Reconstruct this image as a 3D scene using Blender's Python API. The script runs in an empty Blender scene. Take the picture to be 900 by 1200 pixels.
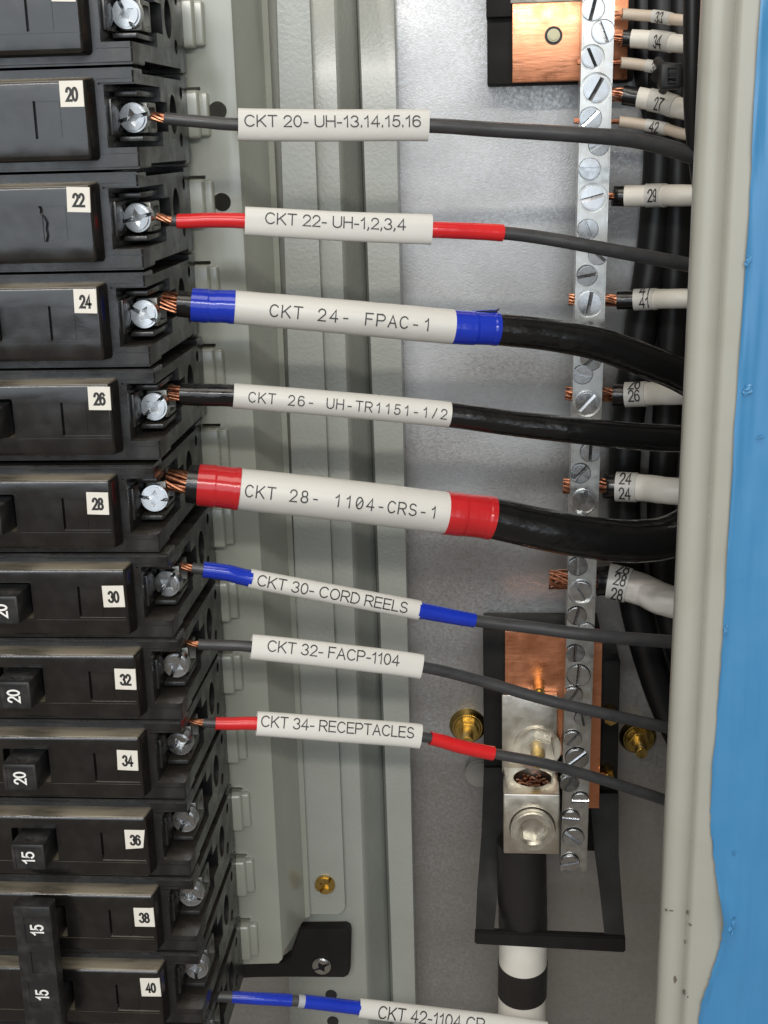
import bpy, bmesh, math, random
from mathutils import Vector, Matrix
random.seed(7)
C = bpy.context.scene.collection
SC = bpy.context.scene
PI = math.pi

# ------------------------------------------------------------------ camera
# Panel coordinates in millimetres: x right, v up, d out of the panel towards the viewer.
# World (metres): X = x, Y = -d, Z = v.
FPX = 1562.84
PITCH, YAW, ROLL = -0.274, 0.087, -0.027
CAM = Vector((89.79, -6.17, 344.25))
def _rot():
    cp, sp, cy, sy, cr, sr = math.cos(PITCH), math.sin(PITCH), math.cos(YAW), math.sin(YAW), math.cos(ROLL), math.sin(ROLL)
    B = Matrix(((1,0,0),(0,-1,0),(0,0,-1)))
    Rx = Matrix(((1,0,0),(0,cp,sp),(0,-sp,cp)))
    Ry = Matrix(((cy,0,sy),(0,1,0),(-sy,0,cy)))
    Rz = Matrix(((cr,-sr,0),(sr,cr,0),(0,0,1)))
    return Rz @ Rx @ Ry @ B
ROT = _rot()
ROTI = ROT.transposed()
def P(px, py, d):
    """the point of the panel at height d that the photograph shows at (px, py)"""
    w = ROTI @ Vector(((px-450)/FPX, (py-600)/FPX, 1.0))
    return CAM + w*((d-CAM.z)/w.z)
def mmpx(p):
    return (ROT @ (p-CAM)).z/FPX
def W(p): return Vector((p[0]*.001, -p[2]*.001, p[1]*.001))

cam_d = bpy.data.cameras.new('camera'); cam = bpy.data.objects.new('camera', cam_d); C.objects.link(cam)
cam_d.sensor_fit = 'VERTICAL'; cam_d.sensor_height = 24; cam_d.lens = FPX/1200*24
cam_d.clip_start = .01; cam_d.clip_end = 50
def wv(r): return Vector((r[0], -r[2], r[1]))
right, down, fwd = (wv(Vector(ROT[i])) for i in range(3))
cam.matrix_world = Matrix.Translation(W(CAM)) @ Matrix((right, -down, -fwd)).transposed().to_4x4()
SC.camera = cam

# ------------------------------------------------------------------ light
SC.view_settings.view_transform = 'Standard'; SC.view_settings.look = 'None'
SC.view_settings.exposure = 0; SC.view_settings.gamma = 1
wd = bpy.data.worlds.new('World'); SC.world = wd; wd.use_nodes = True
bg = wd.node_tree.nodes['Background']; bg.inputs[0].default_value = (1, .86, .70, 1); bg.inputs[1].default_value = .22
def area(name, pos, target, sx, sy, power, col):
    l = bpy.data.lights.new(name, 'AREA'); l.shape = 'RECTANGLE'; l.size = sx; l.size_y = sy; l.energy = power; l.color = col
    o = bpy.data.objects.new(name, l); C.objects.link(o)
    o.location = W(pos); dirv = W(target)-W(pos)
    o.rotation_euler = dirv.to_track_quat('-Z', 'Y').to_euler()
    return o
# bright end of the room behind the camera, and a ceiling strip fixture
area('room_light', (100, 430, 2000), (100, 430, 0), 2.5, 1.42, 24, (.80, .90, 1))
area('ceiling_strip', (60, 380, 900), (60, -120, -60), 1.1, .035, 6.0, (1, .95, .88))
area('ceiling_light', (0, 1500, 800), (0, -100, 0), 1.5, .8, 16, (1, .93, .82))

# ------------------------------------------------------------------ materials
def mat(name, col, rough=.5, metal=0, bump=None, var=None, rvar=None, spec=.5, dust=None, coat=0, wave=None):
    m = bpy.data.materials.new(name); m.use_nodes = True
    nt = m.node_tree; N = nt.nodes; L = nt.links
    b = N['Principled BSDF']
    b.inputs['Base Color'].default_value = (*col, 1); b.inputs['Roughness'].default_value = rough
    b.inputs['Metallic'].default_value = metal; b.inputs['Specular IOR Level'].default_value = spec
    if coat: b.inputs['Coat Weight'].default_value = coat; b.inputs['Coat Roughness'].default_value = .2
    tc = N.new('ShaderNodeTexCoord')
    def noise(scale, detail=3, stretch=None):
        n = N.new('ShaderNodeTexNoise'); n.inputs['Scale'].default_value = scale; n.inputs['Detail'].default_value = detail
        if stretch:
            mp = N.new('ShaderNodeMapping'); mp.inputs['Scale'].default_value = stretch
            L.new(tc.outputs['Object'], mp.inputs['Vector']); L.new(mp.outputs[0], n.inputs['Vector'])
        else: L.new(tc.outputs['Object'], n.inputs['Vector'])
        return n
    colout = None
    if var:                      # (scale, second colour, contrast, stretch)
        n = noise(var[0], 4, var[3] if len(var) > 3 else None)
        r = N.new('ShaderNodeValToRGB'); c = var[2]
        r.color_ramp.elements[0].position = .5-c; r.color_ramp.elements[1].position = .5+c
        r.color_ramp.elements[0].color = (*col, 1); r.color_ramp.elements[1].color = (*var[1], 1)
        L.new(n.outputs['Fac'], r.inputs[0]); colout = r.outputs[0]
    if dust:                     # fine dust that has settled: patchy film (colour, scale, amount)
        n = noise(dust[1], 6); r = N.new('ShaderNodeValToRGB')
        r.color_ramp.elements[0].position = .48; r.color_ramp.elements[1].position = .75
        r.color_ramp.elements[1].color = (dust[2],)*3+(1,)
        L.new(n.outputs['Fac'], r.inputs[0])
        mx = N.new('ShaderNodeMix'); mx.data_type = 'RGBA'
        mx.inputs[6].default_value = (*col, 1); mx.inputs[7].default_value = (*dust[0], 1)
        if colout: L.new(colout, mx.inputs[6])
        L.new(r.outputs[0], mx.inputs[0]); colout = mx.outputs[2]
        if len(dust) > 3:        # thicker where it can lie: on upward faces
            ge = N.new('ShaderNodeNewGeometry'); sx = N.new('ShaderNodeSeparateXYZ'); L.new(ge.outputs['Normal'], sx.inputs[0])
            m2 = N.new('ShaderNodeMapRange'); m2.inputs[1].default_value = .55; m2.inputs[2].default_value = .95; L.new(sx.outputs[2], m2.inputs[0])
            n2 = noise(260, 5, (.25,1,1)); m3 = N.new('ShaderNodeMapRange'); m3.inputs[1].default_value = .3; m3.inputs[2].default_value = .65; m3.inputs[3].default_value = .25; L.new(n2.outputs['Fac'], m3.inputs[0])
            mu = N.new('ShaderNodeMath'); mu.operation = 'MULTIPLY'; L.new(m2.outputs[0], mu.inputs[0]); L.new(m3.outputs[0], mu.inputs[1])
            my = N.new('ShaderNodeMix'); my.data_type = 'RGBA'; L.new(mu.outputs[0], my.inputs[0]); L.new(colout, my.inputs[6]); my.inputs[7].default_value = (*dust[3], 1); colout = my.outputs[2]
    if colout: L.new(colout, b.inputs['Base Color'])
    if rvar:                     # (scale, min, max)
        n = noise(rvar[0], 5); mr = N.new('ShaderNodeMapRange')
        mr.inputs[1].default_value = .3; mr.inputs[2].default_value = .7
        mr.inputs[3].default_value = rvar[1]; mr.inputs[4].default_value = rvar[2]
        L.new(n.outputs['Fac'], mr.inputs[0]); L.new(mr.outputs[0], b.inputs['Roughness'])
    if bump:                     # (scale, strength, distance, stretch)
        n = noise(bump[0], 3, bump[3] if len(bump) > 3 else None)
        bp = N.new('ShaderNodeBump'); bp.inputs['Strength'].default_value = bump[1]; bp.inputs['Distance'].default_value = bump[2]
        L.new(n.outputs['Fac'], bp.inputs['Height']); L.new(bp.outputs[0], b.inputs['Normal'])
        if wave:                 # long soft unevenness of the sheet
            n = noise(wave[0], 2, wave[3] if len(wave) > 3 else None); b2 = N.new('ShaderNodeBump'); b2.inputs['Strength'].default_value = wave[1]; b2.inputs['Distance'].default_value = wave[2]
            L.new(n.outputs['Fac'], b2.inputs['Height']); L.new(b2.outputs[0], bp.inputs['Normal'])
    return m
M = {}
M['black'] = mat('black_moulded_plastic', (.008,.008,.0085), .30, bump=(900,.08,.0003), rvar=(140,.18,.42), wave=(70,.3,.0012), dust=((.055,.05,.045),160,.35,(.04,.036,.03)), spec=.65)
M['cap'] = mat('black_cap_plastic', (.007,.0065,.0065), .2, bump=(1500,.04,.0002), rvar=(90,.12,.30), wave=(55,.35,.0015), dust=((.05,.045,.04),110,.3,(.21,.185,.14)), spec=.75)
M['dark'] = mat('dark_plastic', (.012,.012,.013), .5)
M['bracket'] = mat('black_bracket_plastic', (.008,.0075,.007), .6, rvar=(60,.5,.75), spec=.25, dust=((.03,.027,.024),90,.3))
M['lever'] = mat('black_lever_plastic', (.014,.014,.015), .42, bump=(700,.2,.0003), dust=((.09,.085,.08),200,.4))
M['white_ink'] = mat('white_ink', (.8,.8,.78), .5)
M['ink'] = mat('black_ink', (.02,.02,.02), .5)
M['sticker'] = mat('white_sticker', (.72,.70,.64), .5, var=(200,(.66,.63,.56),.2))
M['steel'] = mat('zinc_plated_steel', (.45,.46,.47), .24, 1, bump=(900,.05,.0001), rvar=(400,.18,.36))
M['lugsteel'] = mat('dull_steel', (.22,.22,.205), .42, 1, rvar=(300,.3,.55))
M['alu'] = mat('extruded_aluminium', (.52,.52,.50), .34, 1, bump=(150,.10,.0002,(14,14,1)), rvar=(350,.25,.45))
M['lugalu'] = mat('tin_plated_aluminium', (.60,.57,.50), .38, 1, bump=(500,.15,.0004), rvar=(200,.25,.5))
M['copper'] = mat('copper_plate', (.82,.36,.20), .33, 1, bump=(300,.22,.0003,(.5,1,3)), rvar=(260,.24,.46), var=(120,(.68,.27,.14),.4,(.4,1,2)))
M['strand'] = mat('copper_strand', (.62,.29,.17), .36, 1, var=(600,(.22,.085,.05),.18))
M['brass'] = mat('yellow_brass', (.50,.35,.11), .3, 1, rvar=(300,.18,.45))
M['dullbrass'] = mat('dull_brass', (.42,.40,.27), .5, .7)
M['pan'] = mat('grey_enamel', (.32,.335,.29), .22, bump=(60,.05,.001), rvar=(40,.16,.32), var=(25,(.295,.31,.262),.2), spec=.7, coat=.6, wave=(22,.5,.004))
M['paint'] = mat('textured_grey_paint', (.30,.312,.283), .34, bump=(800,.30,.0004), var=(60,(.275,.287,.258),.2), spec=.8, coat=.35, wave=(18,.5,.005,(1,1,.6)))
M['galv'] = mat('galvanized_sheet', (.41,.408,.405), .40, .9, bump=(1500,.20,.0002), rvar=(900,.31,.48), var=(700,(.37,.367,.362),.2), wave=(11,.7,.008))
M['flange'] = mat('beige_enamel', (.345,.345,.305), .33, bump=(120,.04,.0006), var=(30,(.365,.363,.32),.25), dust=((.27,.26,.21),60,.3))
M['scuff'] = mat('bare_scuff', (.12,.10,.08), .6)
M['film'] = mat('blue_protective_film', (.045,.20,.42), .30, bump=(16,.7,.003,(3.5,1,.35)), rvar=(70,.2,.5), var=(24,(.062,.245,.47),.3,(3,1,.3)), spec=.6, wave=(40,.8,.003,(3,1,.18)))
M['filmpale'] = mat('stretched_film', (.075,.25,.47), .12)
M['wire'] = mat('dark_grey_insulation', (.032,.033,.036), .34, bump=(500,.14,.0003,(.3,1,1)), rvar=(300,.26,.46), var=(300,(.055,.055,.057),.25,(.2,1,1)))
M['cable'] = mat('black_insulation', (.006,.006,.0065), .2, bump=(190,.5,.0010,(.45,1,1)), rvar=(150,.12,.28))
M['feeder'] = mat('black_feeder_insulation', (.008,.008,.009), .4)
M['red'] = mat('red_sleeve', (.60,.020,.022), .17, bump=(250,.08,.0004), var=(120,(.55,.016,.02),.2))
M['redtape'] = mat('red_tape', (.48,.018,.022), .17, bump=(140,.12,.0005), var=(120,(.42,.014,.018),.2))
M['blue'] = mat('blue_sleeve', (.010,.035,.42), .16, bump=(250,.10,.0004), var=(120,(.008,.028,.36),.2))
M['label'] = mat('white_marker_sleeve', (.60,.592,.56), .42, bump=(140,.28,.0008,(.6,1,1)), var=(45,(.53,.52,.485),.3,(.5,1,1)))
M['ins_beige'] = mat('beige_insulation', (.62,.53,.43), .45, var=(150,(.55,.46,.37),.2))
M['ins_white'] = mat('white_tape', (.78,.75,.68), .42, bump=(180,.15,.0005), var=(90,(.70,.67,.60),.22))
M['smudged'] = mat('smudged_white_tape', (.72,.69,.64), .42, bump=(160,.5,.0012,(.4,1,1)), var=(110,(.36,.33,.30),.10,(.3,1,1)))
M['tape_black'] = mat('black_tape', (.014,.013,.013), .38, bump=(200,.15,.0005))
M['crimp'] = mat('grey_crimp', (.35,.37,.40), .35)
M['greycap'] = mat('grey_foot', (.20,.19,.17), .5)

# ------------------------------------------------------------------ helpers
def finish(bm, name, m, parent=None, org=(0,0,0), smooth=32):
    """bm is in panel millimetres; links it as one mesh object under parent"""
    bmesh.ops.recalc_face_normals(bm, faces=bm.faces)
    me = bpy.data.meshes.new(name); og = Vector(org)
    for v in bm.verts: v.co = W(v.co-og)
    bm.to_mesh(me); bm.free()
    return link(me, name, m, parent, None if parent else org, smooth)
def link(me, name, m, parent=None, loc=None, smooth=32):
    if m and not me.materials: me.materials.append(m)
    if smooth:
        me.shade_smooth(); me.set_sharp_from_angle(angle=math.radians(smooth))
    o = bpy.data.objects.new(name, me); C.objects.link(o)
    if parent: o.parent = parent
    if loc is not None: o.location = W(loc)
    return o
def tag(o, label, cat, group=None):
    o['label'] = label; o['category'] = cat
    if group: o['group'] = group
    return o
def thing(name, label, cat, loc=(0,0,0), group=None):
    o = bpy.data.objects.new(name, None); o.empty_display_size = .01; C.objects.link(o); o.location = W(loc)
    return tag(o, label, cat, group)
def merge(bm, other):
    me = bpy.data.meshes.new('tmp'); other.to_mesh(me); other.free(); bm.from_mesh(me); bpy.data.meshes.remove(me)
def box(bm, a, b, bev=0, seg=2):
    t = bmesh.new(); bmesh.ops.create_cube(t, size=1)
    lo = [min(a[i], b[i]) for i in range(3)]; hi = [max(a[i], b[i]) for i in range(3)]
    for v in t.verts: v.co = Vector([lo[i]+(v.co[i]+.5)*(hi[i]-lo[i]) for i in range(3)])
    if bev: bmesh.ops.bevel(t, geom=t.edges[:], offset=bev, segments=seg, affect='EDGES', profile=.5)
    merge(bm, t)
def cyl(bm, c, r, d0, d1, n=24, bev=0, axis='d', r2=None, rot=0):
    t = bmesh.new()
    bmesh.ops.create_cone(t, cap_ends=True, segments=n, radius1=r, radius2=r2 if r2 is not None else r, depth=abs(d1-d0))
    bmesh.ops.rotate(t, verts=t.verts[:], matrix=Matrix.Rotation(rot, 3, 'Z'))
    if bev:
        top = max(v.co.z for v in t.verts)
        bmesh.ops.bevel(t, geom=[e for e in t.edges if all(abs(v.co.z-top) < 1e-6 for v in e.verts)], offset=bev, segments=2, affect='EDGES')
    mid = (d0+d1)/2
    for v in t.verts:
        x, y, z = v.co
        if axis == 'd': v.co = Vector((c[0]+x, c[1]+y, mid+z))
        elif axis == 'x': v.co = Vector((mid+z, c[0]+x, c[1]+y))
        else: v.co = Vector((c[0]+x, mid+z, c[1]+y))
    merge(bm, t)
def prism(bm, pts, d0, d1, bev=0):
    """polygon of (x, v) pairs pushed from d0 to d1"""
    t = bmesh.new()
    f = t.faces.new([t.verts.new((p[0], p[1], d1)) for p in pts])
    bot = [t.verts.new((p[0], p[1], d0)) for p in pts]
    t.faces.new(bot[::-1]); n = len(pts); tv = list(f.verts)
    for i in range(n): t.faces.new((tv[i], bot[i], bot[(i+1) % n], tv[(i+1) % n]))
    bmesh.ops.recalc_face_normals(t, faces=t.faces)
    if bev: bmesh.ops.bevel(t, geom=[e for e in t.edges if abs(e.verts[0].co.z-e.verts[1].co.z) < 1e-6 and e.verts[0].co.z == max(d0, d1)], offset=bev, segments=2, affect='EDGES')
    merge(bm, t)
def loftpts(bm, rows, thick=None, closed=False):
    """rows of panel points; optional thickness towards -d"""
    vs = [[bm.verts.new(p) for p in r] for r in rows]
    for a, b in zip(vs, vs[1:]):
        for i in range(len(a)-1): bm.faces.new((a[i], a[i+1], b[i+1], b[i]))
    if thick:
        bk = [[bm.verts.new((p[0], p[1], p[2]-thick)) for p in r] for r in rows]
        for a, b in zip(bk, bk[1:]):
            for i in range(len(a)-1): bm.faces.new((a[i], b[i], b[i+1], a[i+1]))
        for i in range(len(rows)-1):
            bm.faces.new((vs[i][0], vs[i+1][0], bk[i+1][0], bk[i][0])); bm.faces.new((vs[i][-1], bk[i][-1], bk[i+1][-1], vs[i+1][-1]))
        for i in range(len(rows[0])-1):
            bm.faces.new((vs[0][i], bk[0][i], bk[0][i+1], vs[0][i+1])); bm.faces.new((vs[-1][i], vs[-1][i+1], bk[-1][i+1], bk[-1][i]))
def vline(x0, y0, x1, y1, d, ya=-160, yb=1400, n=2):
    """upright edge of the panel through two photo points, carried past the frame"""
    pa, pb = P(x0, y0, d), P(x1, y1, d); out = []
    for i in range(n):
        y = ya+(yb-ya)*i/(n-1); t = (y-y0)/(y1-y0)
        out.append(P(x0+(x1-x0)*t, y, d))
    return out
def boolean(base, cutters, op='DIFFERENCE'):
    """base, cutters: bmeshes in panel mm -> bmesh"""
    def tmp(bm):
        bmesh.ops.recalc_face_normals(bm, faces=bm.faces)
        me = bpy.data.meshes.new('tmp'); bm.to_mesh(me); bm.free(); o = bpy.data.objects.new('tmp', me); C.objects.link(o); return o
    a = tmp(base); cs = [tmp(c) for c in cutters]
    for c in cs:
        md = a.modifiers.new('b', 'BOOLEAN'); md.operation = op; md.solver = 'EXACT'; md.object = c
    dg = bpy.context.evaluated_depsgraph_get(); dg.update()
    out = bmesh.new(); ev = a.evaluated_get(dg); me = bpy.data.meshes.new_from_object(ev); out.from_mesh(me)
    bpy.data.meshes.remove(me)
    for o in [a]+cs:
        me = o.data; bpy.data.objects.remove(o); bpy.data.meshes.remove(me)
    return out
def _arc(cx, cy, rx, ry, a0, a1):
    n = max(4, int(abs(a1-a0)/14)); return [(cx+rx*math.cos(math.radians(a0+(a1-a0)*i/n)), cy+ry*math.sin(math.radians(a0+(a1-a0)*i/n))) for i in range(n+1)]
_six = [_arc(.28,.62,.28,.38,38,180)+[(0,.31)], _arc(.275,.31,.275,.31,0,360)]
GL = {   # lettering as pen strokes on a cap height of 1: (width, strokes)
 'C': (.70, [_arc(.37,.5,.37,.5,42,318)]), 'K': (.62, [[(0,0),(0,1)],[(.6,1),(0,.36)],[(.2,.57),(.63,0)]]), 'T': (.62, [[(0,1),(.62,1)],[(.31,1),(.31,0)]]),
 '0': (.54, [_arc(.27,.5,.27,.5,90,450)]), '1': (.34, [[(.02,.74),(.14,.82),(.26,1),(.26,0)]]), '2': (.54, [_arc(.27,.71,.26,.29,172,-38)+[(0,0),(.55,0)]]),
 '3': (.54, [_arc(.26,.745,.24,.255,160,-90)+_arc(.26,.25,.28,.25,80,-162)]), '4': (.58, [[(.43,0),(.43,1),(0,.28),(.58,.28)]]),
 '5': (.54, [[(.5,1),(.12,1),(.04,.49)]+_arc(.27,.32,.27,.32,138,-155)]), '6': (.55, _six), '7': (.54, [[(0,1),(.54,1),(.3,.5),(.2,0)]]),
 '8': (.54, [_arc(.27,.755,.22,.245,90,450), _arc(.27,.26,.27,.26,90,450)]), '9': (.55, [[(.55-x, 1-y) for x, y in q] for q in _six]),
 '-': (.30, [[(0,.37),(.30,.37)]]), '.': (.08, [[(.04,-.02),(.04,.1)]]), ',': (.10, [[(.06,.1),(.06,0),(0,-.14)]]), '/': (.36, [[(0,0),(.36,1)]]), ' ': (.16, []),
 'U': (.64, [[(0,1)]+_arc(.32,.33,.32,.33,180,360)+[(.64,1)]]), 'H': (.64, [[(0,0),(0,1)],[(.64,0),(.64,1)],[(0,.53),(.64,.53)]]),
 'F': (.54, [[(0,0),(0,1),(.54,1)],[(0,.52),(.46,.52)]]), 'P': (.62, [[(0,0),(0,1),(.36,1)]+_arc(.36,.73,.26,.27,90,-90)+[(0,.46)]]),
 'A': (.68, [[(0,0),(.34,1),(.68,0)],[(.12,.34),(.56,.34)]]), 'R': (.66, [[(0,0),(0,1),(.38,1)]+_arc(.38,.735,.26,.265,90,-90)+[(0,.47)],[(.32,.47),(.66,0)]]),
 'S': (.60, [_arc(.30,.745,.26,.255,28,262)+_arc(.30,.25,.30,.25,82,-152)]), 'E': (.58, [[(.58,1),(0,1),(0,0),(.59,0)],[(0,.52),(.53,.52)]]),
 'O': (.74, [_arc(.37,.5,.37,.5,90,450)]), 'D': (.66, [[(0,0),(0,1),(.28,1)]+_arc(.28,.5,.38,.5,90,-90)+[(0,0)]]), 'L': (.50, [[(0,1),(0,0),(.5,0)]])}
def pen(bm, pts, x0, sx, cap, wpen, z):
    q = [Vector((x0+x*sx, y*(cap-wpen)-cap/2+wpen/2)) for x, y in pts]; n = len(q); row = []
    shut = (q[0]-q[-1]).length < 1e-5
    for i in range(n):
        a = q[i]-q[i-1] if i else (q[-1]-q[-2] if shut else None); b = q[i+1]-q[i] if i < n-1 else (q[1]-q[0] if shut else None)
        a = (a or b).normalized(); b = (b or a).normalized(); na, nb = Vector((-a.y, a.x)), Vector((-b.y, b.x))
        m = na+nb; m = m.normalized() if m.length > .2 else na; k = wpen/2/max(.5, m.dot(na))
        p = q[i]
        if not shut and i == 0: p = p-b*wpen*.5
        if not shut and i == n-1: p = p+a*wpen*.5
        row.append((bm.verts.new((p.x+m.x*k, p.y+m.y*k, z)), bm.verts.new((p.x-m.x*k, p.y-m.y*k, z))))
    for a, b in zip(row, row[1:]): bm.faces.new((a[0], a[1], b[1], b[0]))
def text2d(s, width, cap, mono=False, off=0, cuts=6):
    """flat print, centred, width x cap height in mm -> bmesh in (x, y)"""
    bm = bmesh.new(); wp = cap*(.105+off*3.2) if not mono else cap*.10; z = 0
    if mono:
        cell = width/(len(s)-.3); w0 = cell*.70; x = -width/2
        for ch in s:
            w, st = GL[ch]; f = w0/.64; ww = min(w0, w*f)
            for q in st:
                z += .0015; pen(bm, q, x+(w0-ww)/2, ww/w, cap, wp, z)
            if ch == '0' and off == 0: z += .0015; pen(bm, [(.12,.28),(.42,.72)], x+(w0-ww)/2, ww/w, cap, wp*.8, z)
            x += cell
    else:
        gap = .19; tot = sum(GL[c][0] for c in s)+gap*(len(s)-1); f = (width-wp)/tot; x = -width/2+wp/2
        for ch in s:
            w, st = GL[ch]
            for q in st: z += .0015; pen(bm, q, x, f, cap, wp, z)
            x += (w+gap)*f
    for i in range(1, cuts):
        bmesh.ops.bisect_plane(bm, geom=bm.verts[:]+bm.edges[:]+bm.faces[:], plane_co=(0, -cap*.6+cap*1.2*i/cuts, 0), plane_no=(0,1,0))
    return bm
class Path:
    """smooth curve through photo points (px, py, d); px is used as its running number unless by is 'y'"""
    def __init__(s, pts, by='x', n=14):
        k = 0 if by == 'x' else 1
        A = [P(*p) for p in pts]; key = [p[k] for p in pts]
        A = [2*A[0]-A[1]]+A+[2*A[-1]-A[-2]]
        s.p = []; s.k = []
        for i in range(1, len(A)-2):
            for j in range(n):
                t = j/n; a, b, c, d = A[i-1:i+3]
                s.p.append(.5*((2*b)+(c-a)*t+(2*a-5*b+4*c-d)*t*t+(3*b-a-3*c+d)*t**3))
                s.k.append(key[i-1]+(key[i]-key[i-1])*t)
        s.p.append(A[-2]); s.k.append(key[-1])
        s.s = [0]
        for a, b in zip(s.p, s.p[1:]): s.s.append(s.s[-1]+(b-a).length)
    def arc(s, key):
        k = s.k
        if key <= k[0]: return (key-k[0])/(k[1]-k[0])*(s.s[1])
        for i in range(len(k)-1):
            if key <= k[i+1]: return s.s[i]+(s.s[i+1]-s.s[i])*(key-k[i])/(k[i+1]-k[i])
        return s.s[-1]+(key-k[-1])/(k[-1]-k[-2])*(s.s[-1]-s.s[-2])
    def at(s, a):
        q = s.s
        if a <= 0: i = 0
        elif a >= q[-1]: i = len(q)-2
        else:
            i = 0
            while q[i+1] < a: i += 1
        t = (a-q[i])/(q[i+1]-q[i]); return s.p[i].lerp(s.p[i+1], t)
    def frame(s, a):
        c = s.at(a); T = (s.at(a+.6)-s.at(a-.6)).normalized()
        o = (CAM-c).normalized(); O = (o-T*o.dot(T)).normalized(); U = O.cross(T)
        return c, T, U, O
def ring(c, U, O, ru, ro, n, pw=1):
    out = []
    for i in range(n):
        t = 2*PI*i/n; cs, sn = math.cos(t), math.sin(t)
        if pw != 1: cs = math.copysign(abs(cs)**pw, cs); sn = math.copysign(abs(sn)**pw, sn)
        out.append(c+U*(ru*cs)+O*(ro*sn))
    return out
def tube(bm, path, a0, a1, ru, ro=None, n=24, step=1.2, hollow=None, pw=1, cap=True, wob=0):
    """sweep along path between arc lengths; ru, ro half height and half depth (numbers or functions of 0..1)"""
    fu = ru if callable(ru) else (lambda t: ru)
    fo = fu if ro is None else (ro if callable(ro) else (lambda t: ro))
    m = max(2, int(abs(a1-a0)/step)+1); rows = []
    ph = random.random()*9
    for i in range(m+1):
        t = i/m; c, T, U, O = path.frame(a0+(a1-a0)*t)
        w = 1+wob*(math.sin(t*23+ph)+.6*math.sin(t*51+ph*2))*.5 if wob else 1
        rows.append([bm.verts.new(p) for p in ring(c, U, O, fu(t)*w, fo(t)*w, n, pw)])
    for a, b in zip(rows, rows[1:]):
        for i in range(n): bm.faces.new((a[i], a[(i+1) % n], b[(i+1) % n], b[i]))
    if hollow:
        for e, tt in ((0, 0), (m, 1)):
            c, T, U, O = path.frame(a0+(a1-a0)*tt)
            inn = [bm.verts.new(p) for p in ring(c, U, O, fu(tt)-hollow, fo(tt)-hollow, n, pw)]
            dp = c+T*(3 if e == 0 else -3)
            inn2 = [bm.verts.new(p) for p in ring(dp, U, O, fu(tt)-hollow, fo(tt)-hollow, n, pw)]
            for i in range(n):
                j = (i+1) % n
                bm.faces.new((rows[e][i], rows[e][j], inn[j], inn[i])); bm.faces.new((inn[i], inn[j], inn2[j], inn2[i]))
    elif cap:
        bm.faces.new(rows[0]); bm.faces.new(rows[-1][::-1])
def strands(bm, path, a0, a1, R, n, r, twist=.35, spread=0):
    """bare twisted copper"""
    lay = [(0, 0)] if n > 4 else []
    k = n-len(lay); n1 = k if k <= 7 else k//3; 
    lay += [(R*.62 if k > 7 else R*.66, 2*PI*i/n1) for i in range(n1)]
    if k > 7: lay += [(R*1.0, 2*PI*i/(k-n1)+.2) for i in range(k-n1)]
    m = max(3, int((a1-a0)/.9))
    for rr, th in lay:
        rows = []; jit = random.uniform(-.45, .45); ex = random.uniform(-.9, .5)*spread; rr *= random.uniform(.8, 1.18); r_ = r*random.uniform(.85, 1.1)
        for i in range(m+1):
            t = i/m; a = a0+(a1-a0+ex)*t; c, T, U, O = path.frame(a); ang = th+twist*(a-a0)+jit*t
            q = c+(U*math.cos(ang)+O*math.sin(ang))*rr*(1+spread*.12*(t-.3))
            rows.append([bm.verts.new(p) for p in ring(q, U, O, r_, r_, 7)])
        for a, b in zip(rows, rows[1:]):
            for i in range(7): bm.faces.new((a[i], a[(i+1) % 7], b[(i+1) % 7], b[i]))
        bm.faces.new(rows[0]); bm.faces.new(rows[-1][::-1])
def wrap_text(path, amid, s, width, cap, fr, flat, a0, a1, yoff=0, mono=False, off=0, rot=0, pw=1):
    """print on a sleeve: amid arc length of the middle, yoff mm above the centre line"""
    bm = text2d(s, width, cap, mono, off)
    if rot == 0:
        for i in range(1, 14):
            bmesh.ops.bisect_plane(bm, geom=bm.verts[:]+bm.edges[:]+bm.faces[:], plane_co=(-width/2+width*i/14,0,0), plane_no=(1,0,0))
    for v in bm.verts:
        x, y = v.co.x, v.co.y
        c, T, U, O = path.frame(amid+x); ru = fr((amid+x-a0)/(a1-a0)); ro = ru*flat; w = (y+yoff)/ru; w = max(-.97, min(.97, w))
        q = (1-abs(w)**(2/pw))**(pw/2)
        v.co = c+U*(w*(ru+.1))+O*(q*ro+.13+v.co.z)
    return bm

# ------------------------------------------------------------------ the setting: back panel
bm = bmesh.new(); box(bm, (-260, -560, -111), (215, 230, -108))
bp = finish(bm, 'back_panel', M['galv']); bp['kind'] = 'structure'

# ------------------------------------------------------------------ support rail (folded channel)
def dense(x0, y0, x1, y1, d): return vline(x0, y0, x1, y1, d, n=6)
bm = bmesh.new()
prof = [dense(300,50,330,900,-92), dense(392,50,420.5,900,-92), dense(394.5,50,423,900,-92.8), dense(397,50,425.5,900,-95),
        dense(417,50,446,900,-103), dense(420,50,449,900,-104.6), dense(424,50,453,900,-96), dense(461,50,479.5,900,-96), dense(463,50,481,900,-105.4), dense(463.5,50,481.3,900,-107.9)]
loftpts(bm, prof)
t = thing('support_rail', 'grey painted folded channel running upright behind the labelled wires', 'rail', P(400,1200,-92))
rail_org = P(400,1200,-92)
holes = []
for px, py in ((388,1166),(390,1197)):
    c = P(px, py, -92); h = bmesh.new(); cyl(h, c, 2.6, -100, -85); holes.append(h)
t_ch = finish(bm, 'channel', M['paint'], t, rail_org)
sol = t_ch.modifiers.new('sheet', 'SOLIDIFY'); sol.thickness = .0012; sol.offset = 0
bm = bmesh.new()
for px, py in ((388,1166),(390,1197)):
    c = P(px, py, -91.3); cyl(bm, c, 2.2, -93, -91.0, bev=.2)
finish(bm, 'hole_shade_disc', M['dark'], t, rail_org)  # dark discs stand in for the shaded insides of two holes in the rail

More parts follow.
